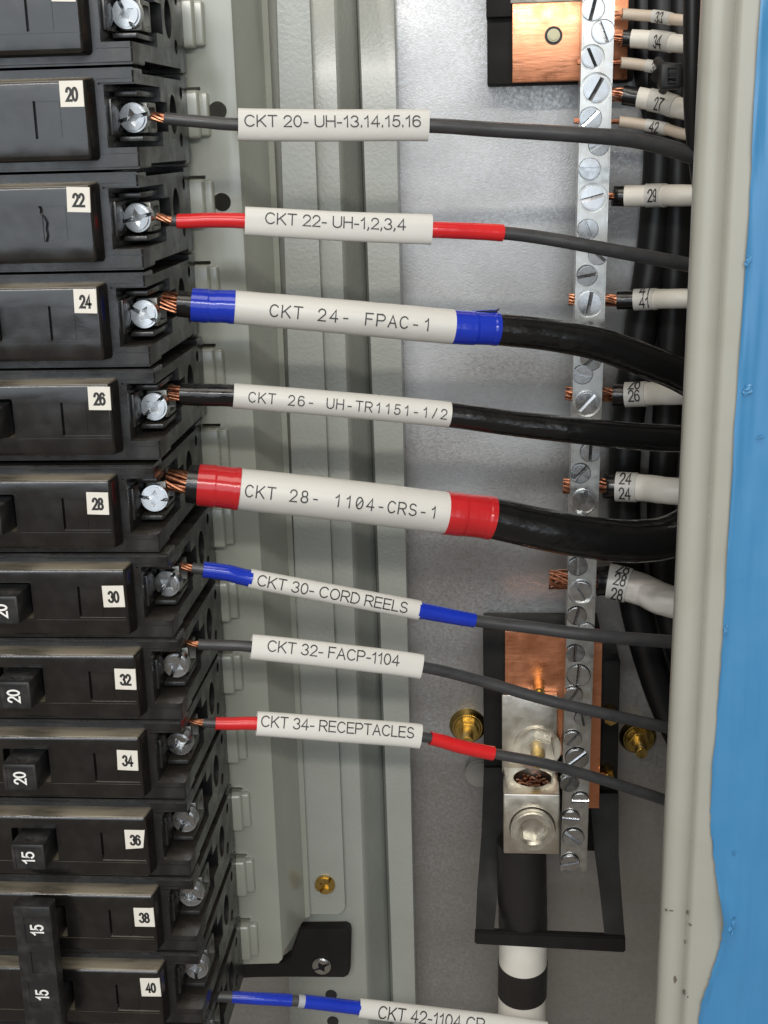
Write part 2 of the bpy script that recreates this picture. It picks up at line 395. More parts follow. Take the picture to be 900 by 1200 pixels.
# ------------------------------------------------------------------ mounting pan under the breakers
ptop, pbot = P(277,-90,-64).y, P(320,1131,-64).y
xr = P(300,500,-64).x
org = (xr, pbot, -64)
t = thing('mounting_pan', 'grey green enamelled pan under the breakers with a row of raised tabs', 'panel pan', org)
prof = [(-150,-64),(xr-16,-64),(xr-2.2,-64),(xr-.8,-64.5),(xr,-66),(xr+3.0,-80),(xr+4.6,-86.2),(xr+6.2,-87.4)]
bm = bmesh.new()
rows = []
R0 = 5
for x, d in prof:
    bend = max(0, x-(xr-R0)); lift = R0-math.sqrt(max(0, R0*R0-min(bend, R0)**2))
    rows.append([Vector((x, ptop, d)), Vector((x, (ptop+pbot)/2, d)), Vector((x, pbot+lift, d))])
loftpts(bm, rows, 1.4)
cut = []
for px, py in ((255,130),(260,237)):
    c = P(px, py, -64); h = bmesh.new(); cyl(h, c, 2.75, -75, -55, 32); cut.append(h)
h = bmesh.new()
for i in range(-1, 12): box(h, (-3, 8.5-25.4*i, -75), (3.0, 9.5-25.4*i, -55))
cut.append(h)
bm = boolean(bm, cut)
finish(bm, 'sheet', M['pan'], t, org)
for i in range(-1, 12):
    bm = bmesh.new(); v0 = -5.2-25.4*i; v1 = 8.6-25.4*i
    box(bm, (-9, v0, -64.5), (3.2, v1, -59.6), 1.1, 3)
    box(bm, (1, v0+.5, -64.5), (5.6, v1-.5, -61.7), .9, 3)
    o = finish(bm, 'tab', M['pan'], t, org)
# side strip of the pan, screwed onto the rail
a = [P(326,50,-89.5), P(353,900,-89.5)]; b = [P(364.5,50,-89.5), P(398,900,-89.5)]
vb = P(375,1071,-89.5).y
def xat(p, q, v): return p.x+(q.x-p.x)*(v-p.y)/(q.y-p.y)
pts = [(xat(*a, ptop), ptop), (xat(*a, vb), vb)]
xrb = xat(*b, vb)
for k in range(7):
    an = -PI/2+PI/2*k/6; pts.append((xrb-4+4*math.cos(an), vb+4+4*math.sin(an)))
pts.append((xat(*b, ptop), ptop))
bm = bmesh.new(); prism(bm, pts, -91.2, -89.4, .35); finish(bm, 'side_strip', M['paint'], t, org)

# ------------------------------------------------------------------ screws
def slot_cut(w, l0, l1, h0, h1, ang=0):
    """cutter whose floor slopes from -h0 to -h1 across the slot"""
    t = bmesh.new(); prof = [(-w, 1), (w, 1), (w, -h1), (-w, -h0)]
    a = [t.verts.new((l0, y, d)) for y, d in prof]; b = [t.verts.new((l1, y, d)) for y, d in prof]
    t.faces.new(a); t.faces.new(b[::-1])
    for q in range(4): t.faces.new((a[q], b[q], b[(q+1) % 4], a[(q+1) % 4]))
    bmesh.ops.rotate(t, verts=t.verts[:], matrix=Matrix.Rotation(ang, 3, 'Z'))
    return t
def cross_head(r, h):
    b = bmesh.new(); cyl(b, (0,0), r, -h, 0, 36, bev=r*.15)
    star = bmesh.new(); pts = []
    for q in range(8):
        rr = r*(.66 if q % 2 == 0 else .34); pts.append((rr*math.cos(q*PI/4), rr*math.sin(q*PI/4)))
    prism(star, pts, -h*.7, 1)
    tip = bmesh.new(); cyl(tip, (0,0), r*.05, -h*.9, -h*.3, 4, r2=r*.30)
    return boolean(b, [star, slot_cut(r*.13, r*.3, r*1.2, h*.3, h*.6), slot_cut(r*.13, -r*1.2, -r*.3, h*.6, h*.3)])
def slot_head(r, h, a=.4, b2=.62):
    b = bmesh.new(); cyl(b, (0,0), r, -h, 0, 36, bev=r*.10)
    return boolean(b, [slot_cut(r*.17, -r*1.3, r*1.3, h*a, h*b2)])
def mesh_of(bm, name, m, smooth=32):
    bmesh.ops.recalc_face_normals(bm, faces=bm.faces)
    for v in bm.verts: v.co = W(v.co)
    me = bpy.data.meshes.new(name); bm.to_mesh(me); bm.free(); me.materials.append(m)
    me.shade_smooth(); me.set_sharp_from_angle(angle=math.radians(smooth)); return me
def put(me, name, loc, ang=0, parent=None, porg=(0,0,0), sc=1, tilt=0):
    o = bpy.data.objects.new(name, me); C.objects.link(o)
    o.location = W(Vector(loc)-Vector(porg)); o.rotation_euler = (tilt and random.uniform(-tilt, tilt), -ang, tilt and random.uniform(-tilt, tilt)); o.scale = (sc,)*3
    if parent: o.parent = parent
    return o

# ------------------------------------------------------------------ circuit breakers
XL = -96
def body_mesh():
    b = bmesh.new(); box(b, (XL, -12.35, -61), (0, 12.35, 0), .6, 3)
    cs = []
    def c(a, bb, bev=0):
        k = bmesh.new(); box(k, a, bb, bev); cs.append(k)
    c((-7.8, -7.0, -27), (3, 8.4, 3))                     # terminal pocket
    c((-9, 11.0, -53), (3, 14, -9))                       # moulding slots on the flanks
    c((-9, -14, -53), (3, -11.2, -12))
    k = bmesh.new(); t = []
    for an in range(16): t.append((2.6*math.cos(an*PI/8), 5.2*math.sin(an*PI/8)))
    cyl(k, (1.5, -41), 4.0, -6, 3, 20, axis='x')
    for v in k.verts: v.co.y = 1.5+(v.co.y-1.5)*1.35
    cs.append(k)
    k = bmesh.new(); cyl(k, (-5.5, -49), 2.0, -6, 3, 16, axis='x'); cs.append(k)
    k = bmesh.new(); cyl(k, (7.5, -52), 1.7, -6, 3, 16, axis='x'); cs.append(k)
    c((-5, -3.2, -34), (3, 4.6, -24))                     # wire entry below the pocket
    c((XL-1, 11.6, -.7), (3, 14, 3)); c((XL-1, -14, -.7), (3, -11.7, 3))   # stepped shoulders
    c((-9.2, 9.55, -.35), (3, 9.75, 3)); c((-9.2, -8.6, -.35), (3, -8.4, 3)); c((-9.2, 8.3, -.9), (3, 8.8, 3))
    return boolean(b, cs)
def cap_mesh(jag=False):
    b = bmesh.new(); box(b, (XL+.5, -10.2, -2), (-9.6, 10.5, 5.2))
    for v in b.verts:
        if v.co.z > 0:
            if v.co.x > -50: v.co.x -= 1.3
            v.co.y = v.co.y*.95 if v.co.y < 0 else v.co.y*.93
    bmesh.ops.bevel(b, geom=[e for e in b.edges if not all(v.co.z < 0 for v in e.verts)], offset=1.15, segments=4, affect='EDGES', profile=.5)
    cs = []
    k = bmesh.new()
    if jag:
        L = [(-24.9,4.6),(-24.4,3.9),(-24.5,2.8),(-23.6,1.6),(-23.2,.4),(-23.5,-1.2),(-23.3,-2.6),(-23.8,-4.4)]
    else: L = [(-24.6,4.7),(-24.6,-4.4)]
    pts = L+[(-24.0 if not jag else -22.9, -4.4), (-24.0 if not jag else -24.0, 4.7)] if not jag else L+[(x+.75, y) for x, y in L[::-1]]
    prism(k, pts, 3.6, 7); cs.append(k)
    k = bmesh.new(); box(k, (-24.0, -4.35, 4.85), (-11.6, 4.6, 7))
    cs.append(k)
    k = bmesh.new(); box(k, (-17.9, -4.25, 4.70), (-17.6, 4.5, 7)); cs.append(k)
    k = bmesh.new(); box(k, (XL-1, -5.05, 4.95), (-10.0, -4.85, 7)); cs.append(k)
    k = bmesh.new(); box(k, (-51, -4.6, .5), (-37.6, 5.8, 8), .5); cs.append(k)     # lever opening
    return boolean(b, cs)
ME_body = mesh_of(body_mesh(), 'body', M['black'])
ME_cap = mesh_of(cap_mesh(), 'cover', M['cap'], 28)
ME_capj = mesh_of(cap_mesh(True), 'cover', M['cap'], 28)
ME_cross = mesh_of(cross_head(3.75, 3.6), 'terminal_screw', M['steel'])
b = bmesh.new()
box(b, (-6.6, -3.6, -24), (-.6, 4.3, -14.2), .5); 
cyl(b, (-3.4,.3), 3.0, -16, -12.5, 20)
k = bmesh.new(); box(k, (-3, -2.4, -22.6), (2, 3.0, -16.2), .6)
ME_lug = mesh_of(boolean(b, [k]), 'terminal_lug', M['lugsteel'])
b = bmesh.new()
box(b, (-7.2, 5.6, -27.2), (-1.2, 7.0, -7), .25); box(b, (-7.2, -5.6, -27.2), (-.9, -4.3, -9), .25); box(b, (-7.9, -4, -27), (-7.0, 5, -3), .2)
ME_fin = mesh_of(b, 'pocket_rib', M['black'])
def lever_bm():
    b = bmesh.new()
    box(b, (-49.0, -4.3, 1), (-39.2, 4.3, 12.2), .6, 2)
    for v in b.verts:
        if v.co.z > 6: v.co.y += .4-(.35 if v.co.y > 0 else 0)
    k = bmesh.new(); cyl(k, (-44, 9.2), 1.0, 0, 8, 16, axis='v')
    for v in k.verts: v.co.x = -44+(v.co.x+44)*1.5
    k2 = bmesh.new(); box(k2, (-47.9, -3.3, 11.9), (-40.2, 3.3, 14))
    return boolean(b, [k, k2])
ME_lever = mesh_of(lever_bm(), 'lever', M['lever'])
dxs = {18:0, 20:-.2, 22:-1.08, 24:-1.18, 26:-.33, 28:-2.45, 30:-.37, 32:.57, 34:-.22, 36:-.33, 38:0, 40:0, 42:.2}
dvs = {28:-.75, 30:-.55, 32:-.2, 34:.2, 36:.4, 38:.4, 40:.3, 42:.2}
numpx = {18:(74,-14), 20:(84,110), 22:(92,234), 24:(100,353), 26:(116.5,467), 28:(114.5,590), 30:(133,699), 32:(147,796), 34:(149.5,891), 36:(158.5,984), 38:(169,1075), 40:(176.5,1157), 42:(183,1236)}
look = {18:'black circuit breaker cut off by the top of the photo, above number 20',
 20:'black circuit breaker numbered 20 feeding the thin grey UH-13 wire', 22:'black circuit breaker numbered 22 with a crooked crack in its face',
 24:'black circuit breaker numbered 24 feeding the blue taped thick cable', 26:'black circuit breaker numbered 26 feeding the plain black cable',
 28:'black circuit breaker numbered 28 feeding the red taped thickest cable', 30:'black circuit breaker numbered 30 with a lever marked 20',
 32:'black circuit breaker numbered 32 with a lever marked 20', 34:'black circuit breaker numbered 34 with a lever marked 20',
 36:'black circuit breaker numbered 36 with a lever marked 15', 38:'black circuit breaker numbered 38, upper of the pair under the lever tie',
 40:'black circuit breaker numbered 40, lower of the pair under the lever tie', 42:'black circuit breaker cut off by the bottom edge, below number 40'}
ratings = {30:'20', 32:'20', 34:'20', 36:'15', 24:'20', 26:'20', 28:'20', 18:'20', 20:'20', 22:'20', 42:'20'}
for n in range(18, 44, 2):
    i = (n-20)//2; o3 = (dxs[n], -25.4*i+dvs.get(n, 0), 0)
    t = thing('circuit_breaker', look[n], 'circuit breaker', o3, 'circuit breakers in the column')
    put(ME_body, 'body', (0,0,0), 0, t); put(ME_capj if n == 22 else ME_cap, 'cover', (0,0,0), 0, t)
    put(ME_lug, 'terminal_lug', (0,0,0), 0, t); put(ME_fin, 'pocket_rib', (0,0,0), 0, t)
    put(ME_cross, 'terminal_screw', (-3.5+(.3 if n == 28 else 0), .35, -9.6-(.5 if n in (28,) else 0)), random.uniform(0, 2*PI), t, tilt=.12)
    if n >= 24 and n not in (38, 40) or n == 18:
        lv = put(ME_lever, 'lever', (0,0,0), 0, t)
        tx = text2d(ratings[n], 4.0, 3.8, off=.012)
        for v in tx.verts: v.co = Vector((-44.1-v.co.y, v.co.x, 11.98+v.co.z))
        finish(tx, 'rating', M['white_ink'], lv)
    elif n in (38, 40): put(ME_lever, 'lever', (0,0,0), 0, t)
    # number sticker
    c = P(*numpx[n], 5.25)-Vector(o3)
    bm = bmesh.new(); box(bm, (-3.0, -3.1, -.3), (3.0, 3.1, .12), .04, 1)
    if n == 36: 
        for v in bm.verts:
            if v.co.x > 2 and v.co.y < -2: v.co.x -= .8; v.co.y += .5
    rz = Matrix.Rotation(random.uniform(-.05, .03), 3, 'Z')
    for v in bm.verts: v.co = rz @ v.co + c
    st = finish(bm, 'number_label', M['sticker'], t)
    tx = text2d(str(n), 3.3, 3.6, off=.024)
    for v in tx.verts: v.co = rz @ (v.co+Vector((.05, -.1, .14))) + c
    finish(tx, 'digits', M['ink'], st, (0,0,0))
# bar that ties the levers of 38 and 40
va, vb = P(42,1055,13).y, P(48,1215,13).y
xa, xb = P(21,1100,14.5).x, P(65,1100,14.5).x
org = ((xa+xb)/2, (va+vb)/2, 12)
t = thing('lever_tie', 'long black bar tying two breaker levers, marked 15 twice', 'lever tie', org)
bm = bmesh.new(); box(bm, (xa, vb, 11.0), (xb, va, 16.4), .7, 2)
k = bmesh.new(); 
for py in (1090, 1166): 
    c = P(43 if py < 1100 else 48.5, py, 16.4); box(k, (c.x-3.6, c.y-4.2, 16.15), (c.x+4.2, c.y+4.2, 18))
c = P(47, 1128, 16.4); box(k, (c.x-2.6, c.y-3.6, 16.0), (c.x+2.2, c.y+3.6, 18))
bm = boolean(bm, [k]); bar = finish(bm, 'tie_bar', M['lever'], t, org)
for px, py in ((43.5,1090),(49.5,1166)):
    c = P(px, py, 16.2); tx = text2d('15', 3.6, 4.0, off=.012)
    for v in tx.verts: v.co = Vector((c.x-v.co.y, c.y+v.co.x, 16.24+v.co.z))
    finish(tx, 'rating', M['white_ink'], t, org)

# ------------------------------------------------------------------ circuit wires
def wire(label, pts, parts, cat='wire', group='labelled circuit wires', name='circuit_wire'):
    """parts: (kind, px0, px1, thickness0, thickness1 in photo pixels, material, extras)"""
    path = Path(pts); org = path.p[0]
    t = thing(name, label, cat, org, group)
    for q in parts:
        kind, x0, x1, t0, t1, m = q[:6]; ex = q[6] if len(q) > 6 else {}
        a0, a1 = path.arc(x0), path.arc(x1)
        r0, r1 = t0/2*mmpx(path.at(a0)), t1/2*mmpx(path.at(a1))
        fr = (lambda t, r0=r0, r1=r1: r0+(r1-r0)*t)
        bm = bmesh.new()
        if kind == 'copper':
            strands(bm, path, a0, a1, r0*.72, ex.get('n', 7), ex.get('r', r0*.30), ex.get('tw', .25), ex.get('sp', 0))
            finish(bm, 'conductor', M['strand'], t, org)
        elif kind == 'skin':
            tube(bm, path, a0, a1, fr, n=28, wob=ex.get('wob', 0)); finish(bm, 'insulation', m, t, org, 50)
        elif kind == 'sleeve':
            tube(bm, path, a0, a1, fr, n=28, hollow=ex.get('hollow', .35), wob=ex.get('wob', .01), step=.8); finish(bm, 'colour_sleeve', m, t, org, 50)
        elif kind == 'tape':
            tk = random.uniform(.35,.6)
            tube(bm, path, a0, a1, lambda t: fr(t)+(.16 if t < tk else 0)+(.12 if t > .88 else 0), n=40, hollow=.3, wob=.003, step=.35); 
            if ex.get('flap'):
                c, T, U, O = path.frame(a1); r = r1
                v = [c-T*8+U*(r+.05), c-T*1+U*(r+.9)+O*.5, c+T*.6+U*(r+1.4)-O*1.5, c+T*.2+U*(r-.3)-O*4, c-T*8+U*(r-.3)-O*4]
                f = bm.faces.new([bm.verts.new(p) for p in v]); rr = bmesh.ops.extrude_face_region(bm, geom=[f])
                for e in rr['geom']:
                    if isinstance(e, bmesh.types.BMVert): e.co -= U*.15
            finish(bm, 'tape_band', m, t, org, 50)
        elif kind == 'label':
            flat = ex.get('flat', 1); pw = ex.get('pw', 1)
            fo = (lambda t, fr=fr, flat=flat: fr(t)*flat)
            tube(bm, path, a0, a1, fr, fo, n=44, hollow=.3, pw=pw, step=1.0, wob=ex.get('wob', 0))
            ms = finish(bm, ex.get('name', 'marker_sleeve'), m, t, org, 50)
            for (s, tx0, tx1, cap, yoff, mono) in ex['text']:
                b0, b1 = path.arc(tx0), path.arc(tx1); mid = (b0+b1)/2; k = mmpx(path.at(mid)); tt = (mid-a0)/(a1-a0)
                tb = wrap_text(path, mid, s, b1-b0, cap*k, fr, flat, a0, a1, yoff*k, mono, ex.get('off', 0), 0, pw)
                finish(tb, 'lettering', M['ink'], ms, org, 0)
    return t
L = M['label']; FLAT = dict(flat=.56, pw=.72)
def lab(x0, x1, t0, t1, text, **k): return ('label', x0, x1, t0, t1, L, dict(text=text, **k))
wire('thin grey wire with white sleeve reading CKT 20- UH-13.14.15.16', [(176,136,-19),(196,139,-19),(240,143,-20),(282,146,-22),(390,147,-28),(500,147,-34),(580,152,-40),(680,158,-46),(750,165,-50),(812,183,-54),(850,200,-60)],
  [('copper',178,200,14,10,None), ('skin',194,850,14,20,M['wire']), lab(280,501,37,36,[('CKT 20- UH-13.14.15.16',287,490,13.2,4.5,False)], **FLAT)])
wire('thin grey wire with red sleeves and label CKT 22- UH-1,2,3,4', [(186,254,-19),(207,259,-19),(248,258,-20),(290,259,-22),(397,265,-28),(505,269,-34),(589,273,-40),(650,281,-44),(720,294,-48),(806,310,-54),(850,320,-60)],
  [('copper',184,210,14,9,None), ('skin',203,850,13,17,M['wire']), ('sleeve',208,291,17,18,M['red']), lab(288,505,33,35,[('CKT 22- UH-1,2,3,4',314,472,13.2,4.5,False)], **FLAT), ('sleeve',503,589,19,20,M['red'])])
wire('thick black cable with blue tape and label CKT 24- FPAC-1', [(190,353,-18),(212,356,-18),(250,359,-19),(275,360,-20),(400,371,-26),(530,383,-34),(584,386,-38),(640,392,-42),(700,403,-46),(760,424,-50),(800,441,-54),(850,470,-60)],
  [('copper',190,216,26,26,None,dict(n=19,r=.40,tw=.12,sp=1)), ('skin',210,850,31,41,M['cable'],dict(wob=.02)), ('tape',226,275,38,39,M['blue']), lab(273.5,530,39,41,[('CKT 24- FPAC-1',323,495,14.5,0,True)], wob=.012), ('tape',529,583,39,38,M['blue'],dict(flap=1))], 'cable')
wire('black cable with white label CKT 26- UH-TR1151-1/2 and no tape', [(196,460,-18),(216,462,-18),(250,463,-19),(276,464,-20),(400,474,-27),(526,486,-35),(600,496,-40),(680,505,-45),(740,511,-50),(797,514,-54),(850,515,-60)],
  [('copper',198,216,22,22,None,dict(n=12,r=.40,tw=.1,sp=1)), ('skin',213,850,26,33,M['cable'],dict(wob=.01)), lab(275,526,29.5,30.5,[('CKT 26- UH-TR1151-1/2',296,519,12.2,0,True)])], 'cable')
wire('thickest black cable with red tape and label CKT 28- 1104-CRS-1', [(194,562,-18),(222,567,-18),(256,570,-19),(280,573,-20),(400,586,-26),(522,601,-34),(575,607,-38),(640,621,-42),(700,631,-46),(750,634,-50),(795,625,-54),(860,585,-62)],
  [('copper',196,226,33,36,None,dict(n=19,r=.55,tw=.06,sp=1)), ('skin',221,860,45,52,M['cable'],dict(wob=.006)), ('tape',233,281,48,50,M['redtape']), lab(279.5,523,49,49.5,[('CKT 28- 1104-CRS-1',290,502,14.5,-1,True)], wob=.008), ('tape',521,576,50,51,M['redtape'])], 'cable')
wire('thin dark wire with blue sleeves and label CKT 30- CORD REELS', [(208,662,-18),(228,666,-18),(266,671,-20),(294,678,-22),(390,696,-28),(491,715,-36),(556,727,-41),(620,735,-45),(700,745,-49),(785,752,-54),(850,756,-60)],
  [('copper',210,232,13,9,None), ('skin',226,850,13,16,M['wire']), ('sleeve',239,295,19,20,M['blue']), lab(293,491,23,23,[('CKT 30- CORD REELS',303,473,13,0,False)], flat=.75, pw=.9), ('sleeve',489,556,20,17,M['blue'])])
wire('thin dark wire with loose white sleeve reading CKT 32- FACP-1104', [(216,752,-18),(232,755,-18),(260,756,-20),(296,758,-22),(390,768,-28),(492,781,-36),(560,797,-42),(640,820,-47),(720,839,-51),(779,852,-54),(850,868,-60)],
  [('copper',220,236,11,9,None), ('skin',232,850,13,14,M['wire']), lab(295,493,30,29,[('CKT 32- FACP-1104',316,463,13.2,3,False)], **FLAT)])
wire('thin dark wire with red sleeves and label CKT 34- RECEPTACLES', [(218,844,-18),(238,847,-18),(270,848,-20),(304,848,-22),(395,855,-28),(492,863,-36),(540,875,-40),(578,883,-43),(640,895,-47),(700,912,-51),(775,936,-54),(850,962,-60)],
  [('copper',222,244,11,8,None), ('skin',238,850,11,13.5,M['wire']), ('sleeve',253,304,15,16,M['red']), lab(302,492,29,29,[('CKT 34- RECEPTACLES',305,480,13,3,False)], **FLAT), ('sleeve',501,578,16,17,M['red'])])
wire('thin wire with two blue sleeves and label CKT 42-1104 CR at bottom edge', [(232,1168,-22),(262,1168,-24),(300,1170,-26),(350,1173,-30),(420,1181,-36),(520,1193,-44),(620,1206,-50),(720,1226,-54),(860,1250,-60)],
  [('skin',236,860,13,14,M['wire']), ('sleeve',273,342,14,15,M['blue']), ('sleeve',340.5,350,12,12,M['steel']), ('sleeve',349,358,15,15,M['crimp']), ('sleeve',357,421,16,16,M['blue']), lab(420,640,22,24,[('CKT 42-1104 CR',443,566,14,-2,False)], flat=.7, pw=.9)])

# ------------------------------------------------------------------ neutral bar
D0 = -75
yl = [-120, 1022]
def on(x0, y0, x1, y1, y): return x0+(x1-x0)*(y-y0)/(y1-y0)
org = P(672,1022,-86)
t = thing('neutral_bar', 'long bright aluminium terminal bar with two staggered rows of slotted screws', 'terminal bar', org)
lf = (683,0,657,1020); rt = (721,0,687.5,1020)
def barx(y): return P(on(*lf, y), y, D0), P(on(*rt, y), y, D0)
(a0, b0), (a1, b1) = barx(-130), barx(1022)
bm = bmesh.new()
pts = [(a0.x,a0.y),(a1.x,a1.y),(a1.x+2.6,a1.y+1.2),(a1.x+5.2,a1.y+.6),(a1.x+6.8,a1.y+2.2),(b1.x-1.4,b1.y-.6),(b1.x,b1.y+.4),(b0.x,b0.y)]
prism(bm, pts, -86, D0, .55)
BAR = bm
ME_sl = [mesh_of(slot_head(3.0, 2.4, *q), 'clamp_screw', M['steel']) for q in ((.40,.62), (.22,.34), (.34,.20), (.5,.5))]
SCR = [(695,10,13,76),(707,37,13,-68),(694,67,13.5,-66),(699,104,17,60),(692,139,12.5,42),(702,170,11.5,28),(691,198,12,-2),
 (695,232,16,14),(689,269,11.5,-68),(701,299,11,-40),(688,323,11.5,10),(691,356,15.5,80),(693,422,12,40),(683,439,11,-12),(688,473,15.5,48),
 (692,530,11.5,88),(680,555,11.5,48),(684,588,15,75),(681,613,11,20),(677,664,11,90),(681,694,14.5,-58),(676,722,11,75),(687,740,10,10),
 (674,766,10.5,88),(678,792,13,86),(672,815,10.5,60),(683,842,9.5,-80),(671,866,10,50),(676,889,13,40),(667,918,11,60),(680,938,10,2),(669,959,10,-4),(672,982,12,-36),(668,1011,10.5,14),
 (697,-24,12,30),(708,-52,16,50)]
cut = bmesh.new()
for x, y, r, an in SCR:
    c = P(x, y, D0+.6); rr = r*mmpx(c)
    cc = bmesh.new(); cyl(cc, c, rr*1.10, D0-1.7, D0+3, 28); cut2 = [cc]
    BAR = boolean(BAR, cut2)
finish(BAR, 'bar', M['alu'], t, org)
for x, y, r, an in SCR:
    c = P(x, y, D0+.6); rr = r*mmpx(c); big = r >= 13.5 and y < 800
    put(random.choice(ME_sl), 'clamp_screw', (c.x, c.y, D0+(.15 if big else (1.2 if y > 800 else .7))), math.radians(an), t, org, rr*(.86 if big else 1)/3.0, .07)

# ------------------------------------------------------------------ neutral wires
NG = 'numbered neutral wires at the bar'
def neutral(label, y, skin, yin, white, thick, num, band, stub=0, n=7, drop=0, lines=(0,), cx=None, cap=11, dark=None, wm=None, yend=None, tcol=None):
    """y at the bar; white: (px0, px1); band: (px0, px1)"""
    xl, xr_ = on(*lf, y), on(*rt, y); d = -80.5
    ye = yend if yend is not None else y+drop; x1 = white[1]
    pts = [(xl-26,y-1,d),(xl,y,d),(xr_,y+.5,d),(xr_+16,y+1,d),((xr_+x1)/2+8,(y+ye)/2+drop*.0,d+3),(x1-14,ye,d+8),(x1+30,ye+(ye-y)*.5,d+10)]
    parts = []
    cth = thick*(.62 if n > 7 else .55)
    parts.append(('copper', xl-stub if stub else xl+6, white[0] if dark is None else dark[0]+3, cth*1.15, cth*1.15, None, dict(n=n, tw=.16, sp=.5 if n > 7 else 0, r=(.42 if n > 7 else .36))))
    if dark: parts.append(('skin', dark[0], dark[1]+4, thick*.93, thick*.93, M['cable']))
    parts.append(('skin' if not dark else 'sleeve', white[0], x1+30, thick, thick, wm or M['ins_white'], dict(wob=.015)))
    tx = []
    for k, lo in enumerate(lines):
        w = cap*(.95 if len(num) == 2 else .5)
        m = cx or (band[0]+band[1])/2
        tx.append((num, m-w*.6, m+w*.6, cap*1.15, lo, False))
    parts.append(('label', band[0], band[1], thick*1.06+.9, thick*1.06+.9, M['label'], dict(text=tx, name='number_band', off=.006, wob=.01)))
    wire(label, pts, parts, 'neutral wire', NG, 'neutral_wire')
BI = M['ins_beige']
neutral('thin beige neutral wire numbered 33, topmost at the bar', 16, 0, 0, (729,806), 13, '33', (764,788), wm=BI, yend=23, cap=10.5, lines=(-.6,), cx=777)
neutral('white sleeved neutral wire numbered 34 below number 33', 44, 0, 0, (741,808), 21, '34', (762,789), wm=None, yend=51, dark=(729,742), cap=13, lines=(-1.5,), cx=777)
neutral('thin beige neutral wire whose number is half hidden by the cable tie', 73, 0, 0, (727,800), 13, '35', (757,778), wm=BI, yend=84, stub=4, cap=10.5, lines=(-1,), cx=772)
neutral('white sleeved neutral wire numbered 27 just under the cable tie', 111, 0, 0, (749,812), 24, '27', (761,793), dark=(731,750), yend=127, cap=13, lines=(-3,), cx=778.5, n=9)
neutral('thin beige neutral wire numbered 42 with reddish copper tip', 142, 0, 0, (726,815), 13, '42', (757,781), wm=BI, yend=157, stub=6, cap=10.5, lines=(-.6,), cx=768)
neutral('white sleeved neutral wire numbered 29 alone in mid air', 229, 0, 0, (733,811), 25, '29', (757,779), dark=(717,734), yend=229, cap=13, lines=(0,), cx=768.5)
neutral('white sleeved neutral wire numbered 41 above the blue taped cable', 351, 0, 0, (745,806), 23, '41', (744,769), dark=(724,746), yend=350, stub=7, n=12, cap=11.5, lines=(-3,11), cx=757.5)
neutral('white sleeved neutral wire numbered 26 under the blue taped cable', 462, 0, 0, (735,800), 27, '26', (734,758), dark=(719,736), yend=461, stub=8, n=12, cap=12, lines=(-1.5,12.5), cx=746)
neutral('white sleeved neutral wire numbered 24 twice above the thickest cable', 569, 0, 0, (724,796), 32, '24', (723,747), dark=(707,725), yend=575, stub=8, n=14, cap=12, lines=(-7.5,9.5), cx=735.5)
neutral('thickest neutral wire with smudged white tape numbered 28', 680, 0, 0, (714,790), 38, '28', (713,737), dark=(699,716), yend=702, stub=22, n=19, cap=12.5, lines=(-13,4,18), cx=728, wm=M['smudged'])

# ------------------------------------------------------------------ neutral bus hardware, top
def rectpx(bm, x0, y0, x1, y1, d, th, bev=.3):
    a, b = P(x0, y0, d), P(x1, y1, d); box(bm, (a.x, b.y, d-th), (b.x, a.y, d), bev)
bm = bmesh.new(); rectpx(bm, 570,-120,742,95,-90,17.9,.6); 
tp = P(585,8,-84); a = P(569,-120,-84); box(bm, (a.x, P(569,20,-84).y, -100), (P(600,0,-84).x, a.y, -86), .5)
tag(finish(bm, 'standoff_block', M['bracket'], None, P(650,95,-108)), 'black insulating block behind the upper copper plate', 'insulator')
org = P(660,92,-88)
t = thing('bus_plate', 'bright copper plate with a brass pin at the top of the photo', 'copper plate', org)
bm = bmesh.new(); rectpx(bm, 600,2,735,93,-86.3,3.4,.35); finish(bm, 'plate', M['copper'], t, org)
c = P(649,41,-84); bm = bmesh.new(); cyl(bm, c, 1.9, -87, -84.6, 24, .5); finish(bm, 'pin', M['dullbrass'], t, org)
bm = bmesh.new(); cyl(bm, c, 2.7, -87, -85.7, 28, .3); k = bmesh.new(); cyl(k, c, 2.35, -86.1, -80, 24); bm = boolean(bm, [k]); finish(bm, 'bushing', M['lever'], t, org)
bm = bmesh.new(); rectpx(bm, 598,-120,682,1.4,-85.8,3.6,.3)
tag(finish(bm, 'clamp_strip', M['lugalu'], None, P(640,0,-88)), 'silver strip above the upper copper plate, cut by the top edge', 'metal strip')

# ------------------------------------------------------------------ neutral bus hardware, bottom
# moulded carrier: block behind plus a frame whose lower end reaches out
org = P(640,1100,-100)
t = thing('insulator_frame', 'black plastic frame around the lug with an open lower window', 'insulator', org)
bm = bmesh.new(); rectpx(bm, 566,738,700,952,-90.2,17.7,.6); a = P(690,775,-90); b = P(722,1000,-90); box(bm, (P(690,775,-92).x, b.y, -107.5), (b.x, a.y, -91), .6)
finish(bm, 'block', M['bracket'], t, org)
def beam(bm, pts, w, dep):
    """bar through px points (x, y, d, halfwidth px) seen from the front"""
    rows = []
    for x, y, d, hw in pts:
        l, r = P(x-hw, y, d), P(x+hw, y, d)
        rows.append([l, r, r-Vector((0,0,dep)), l-Vector((0,0,dep)), l])
    vs = [[bm.verts.new(p) for p in r[:4]] for r in rows]
    for a, b in zip(vs, vs[1:]):
        for i in range(4): bm.faces.new((a[i], a[(i+1) % 4], b[(i+1) % 4], b[i]))
    bm.faces.new(vs[0]); bm.faces.new(vs[-1][::-1])
bm = bmesh.new(); beam(bm, [(580,900,-88,13),(577,985,-84,13),(571,1050,-76,12),(567.5,1100,-69.3,10.5)], 0, 3.4); finish(bm, 'left_arm', M['bracket'], t, org)
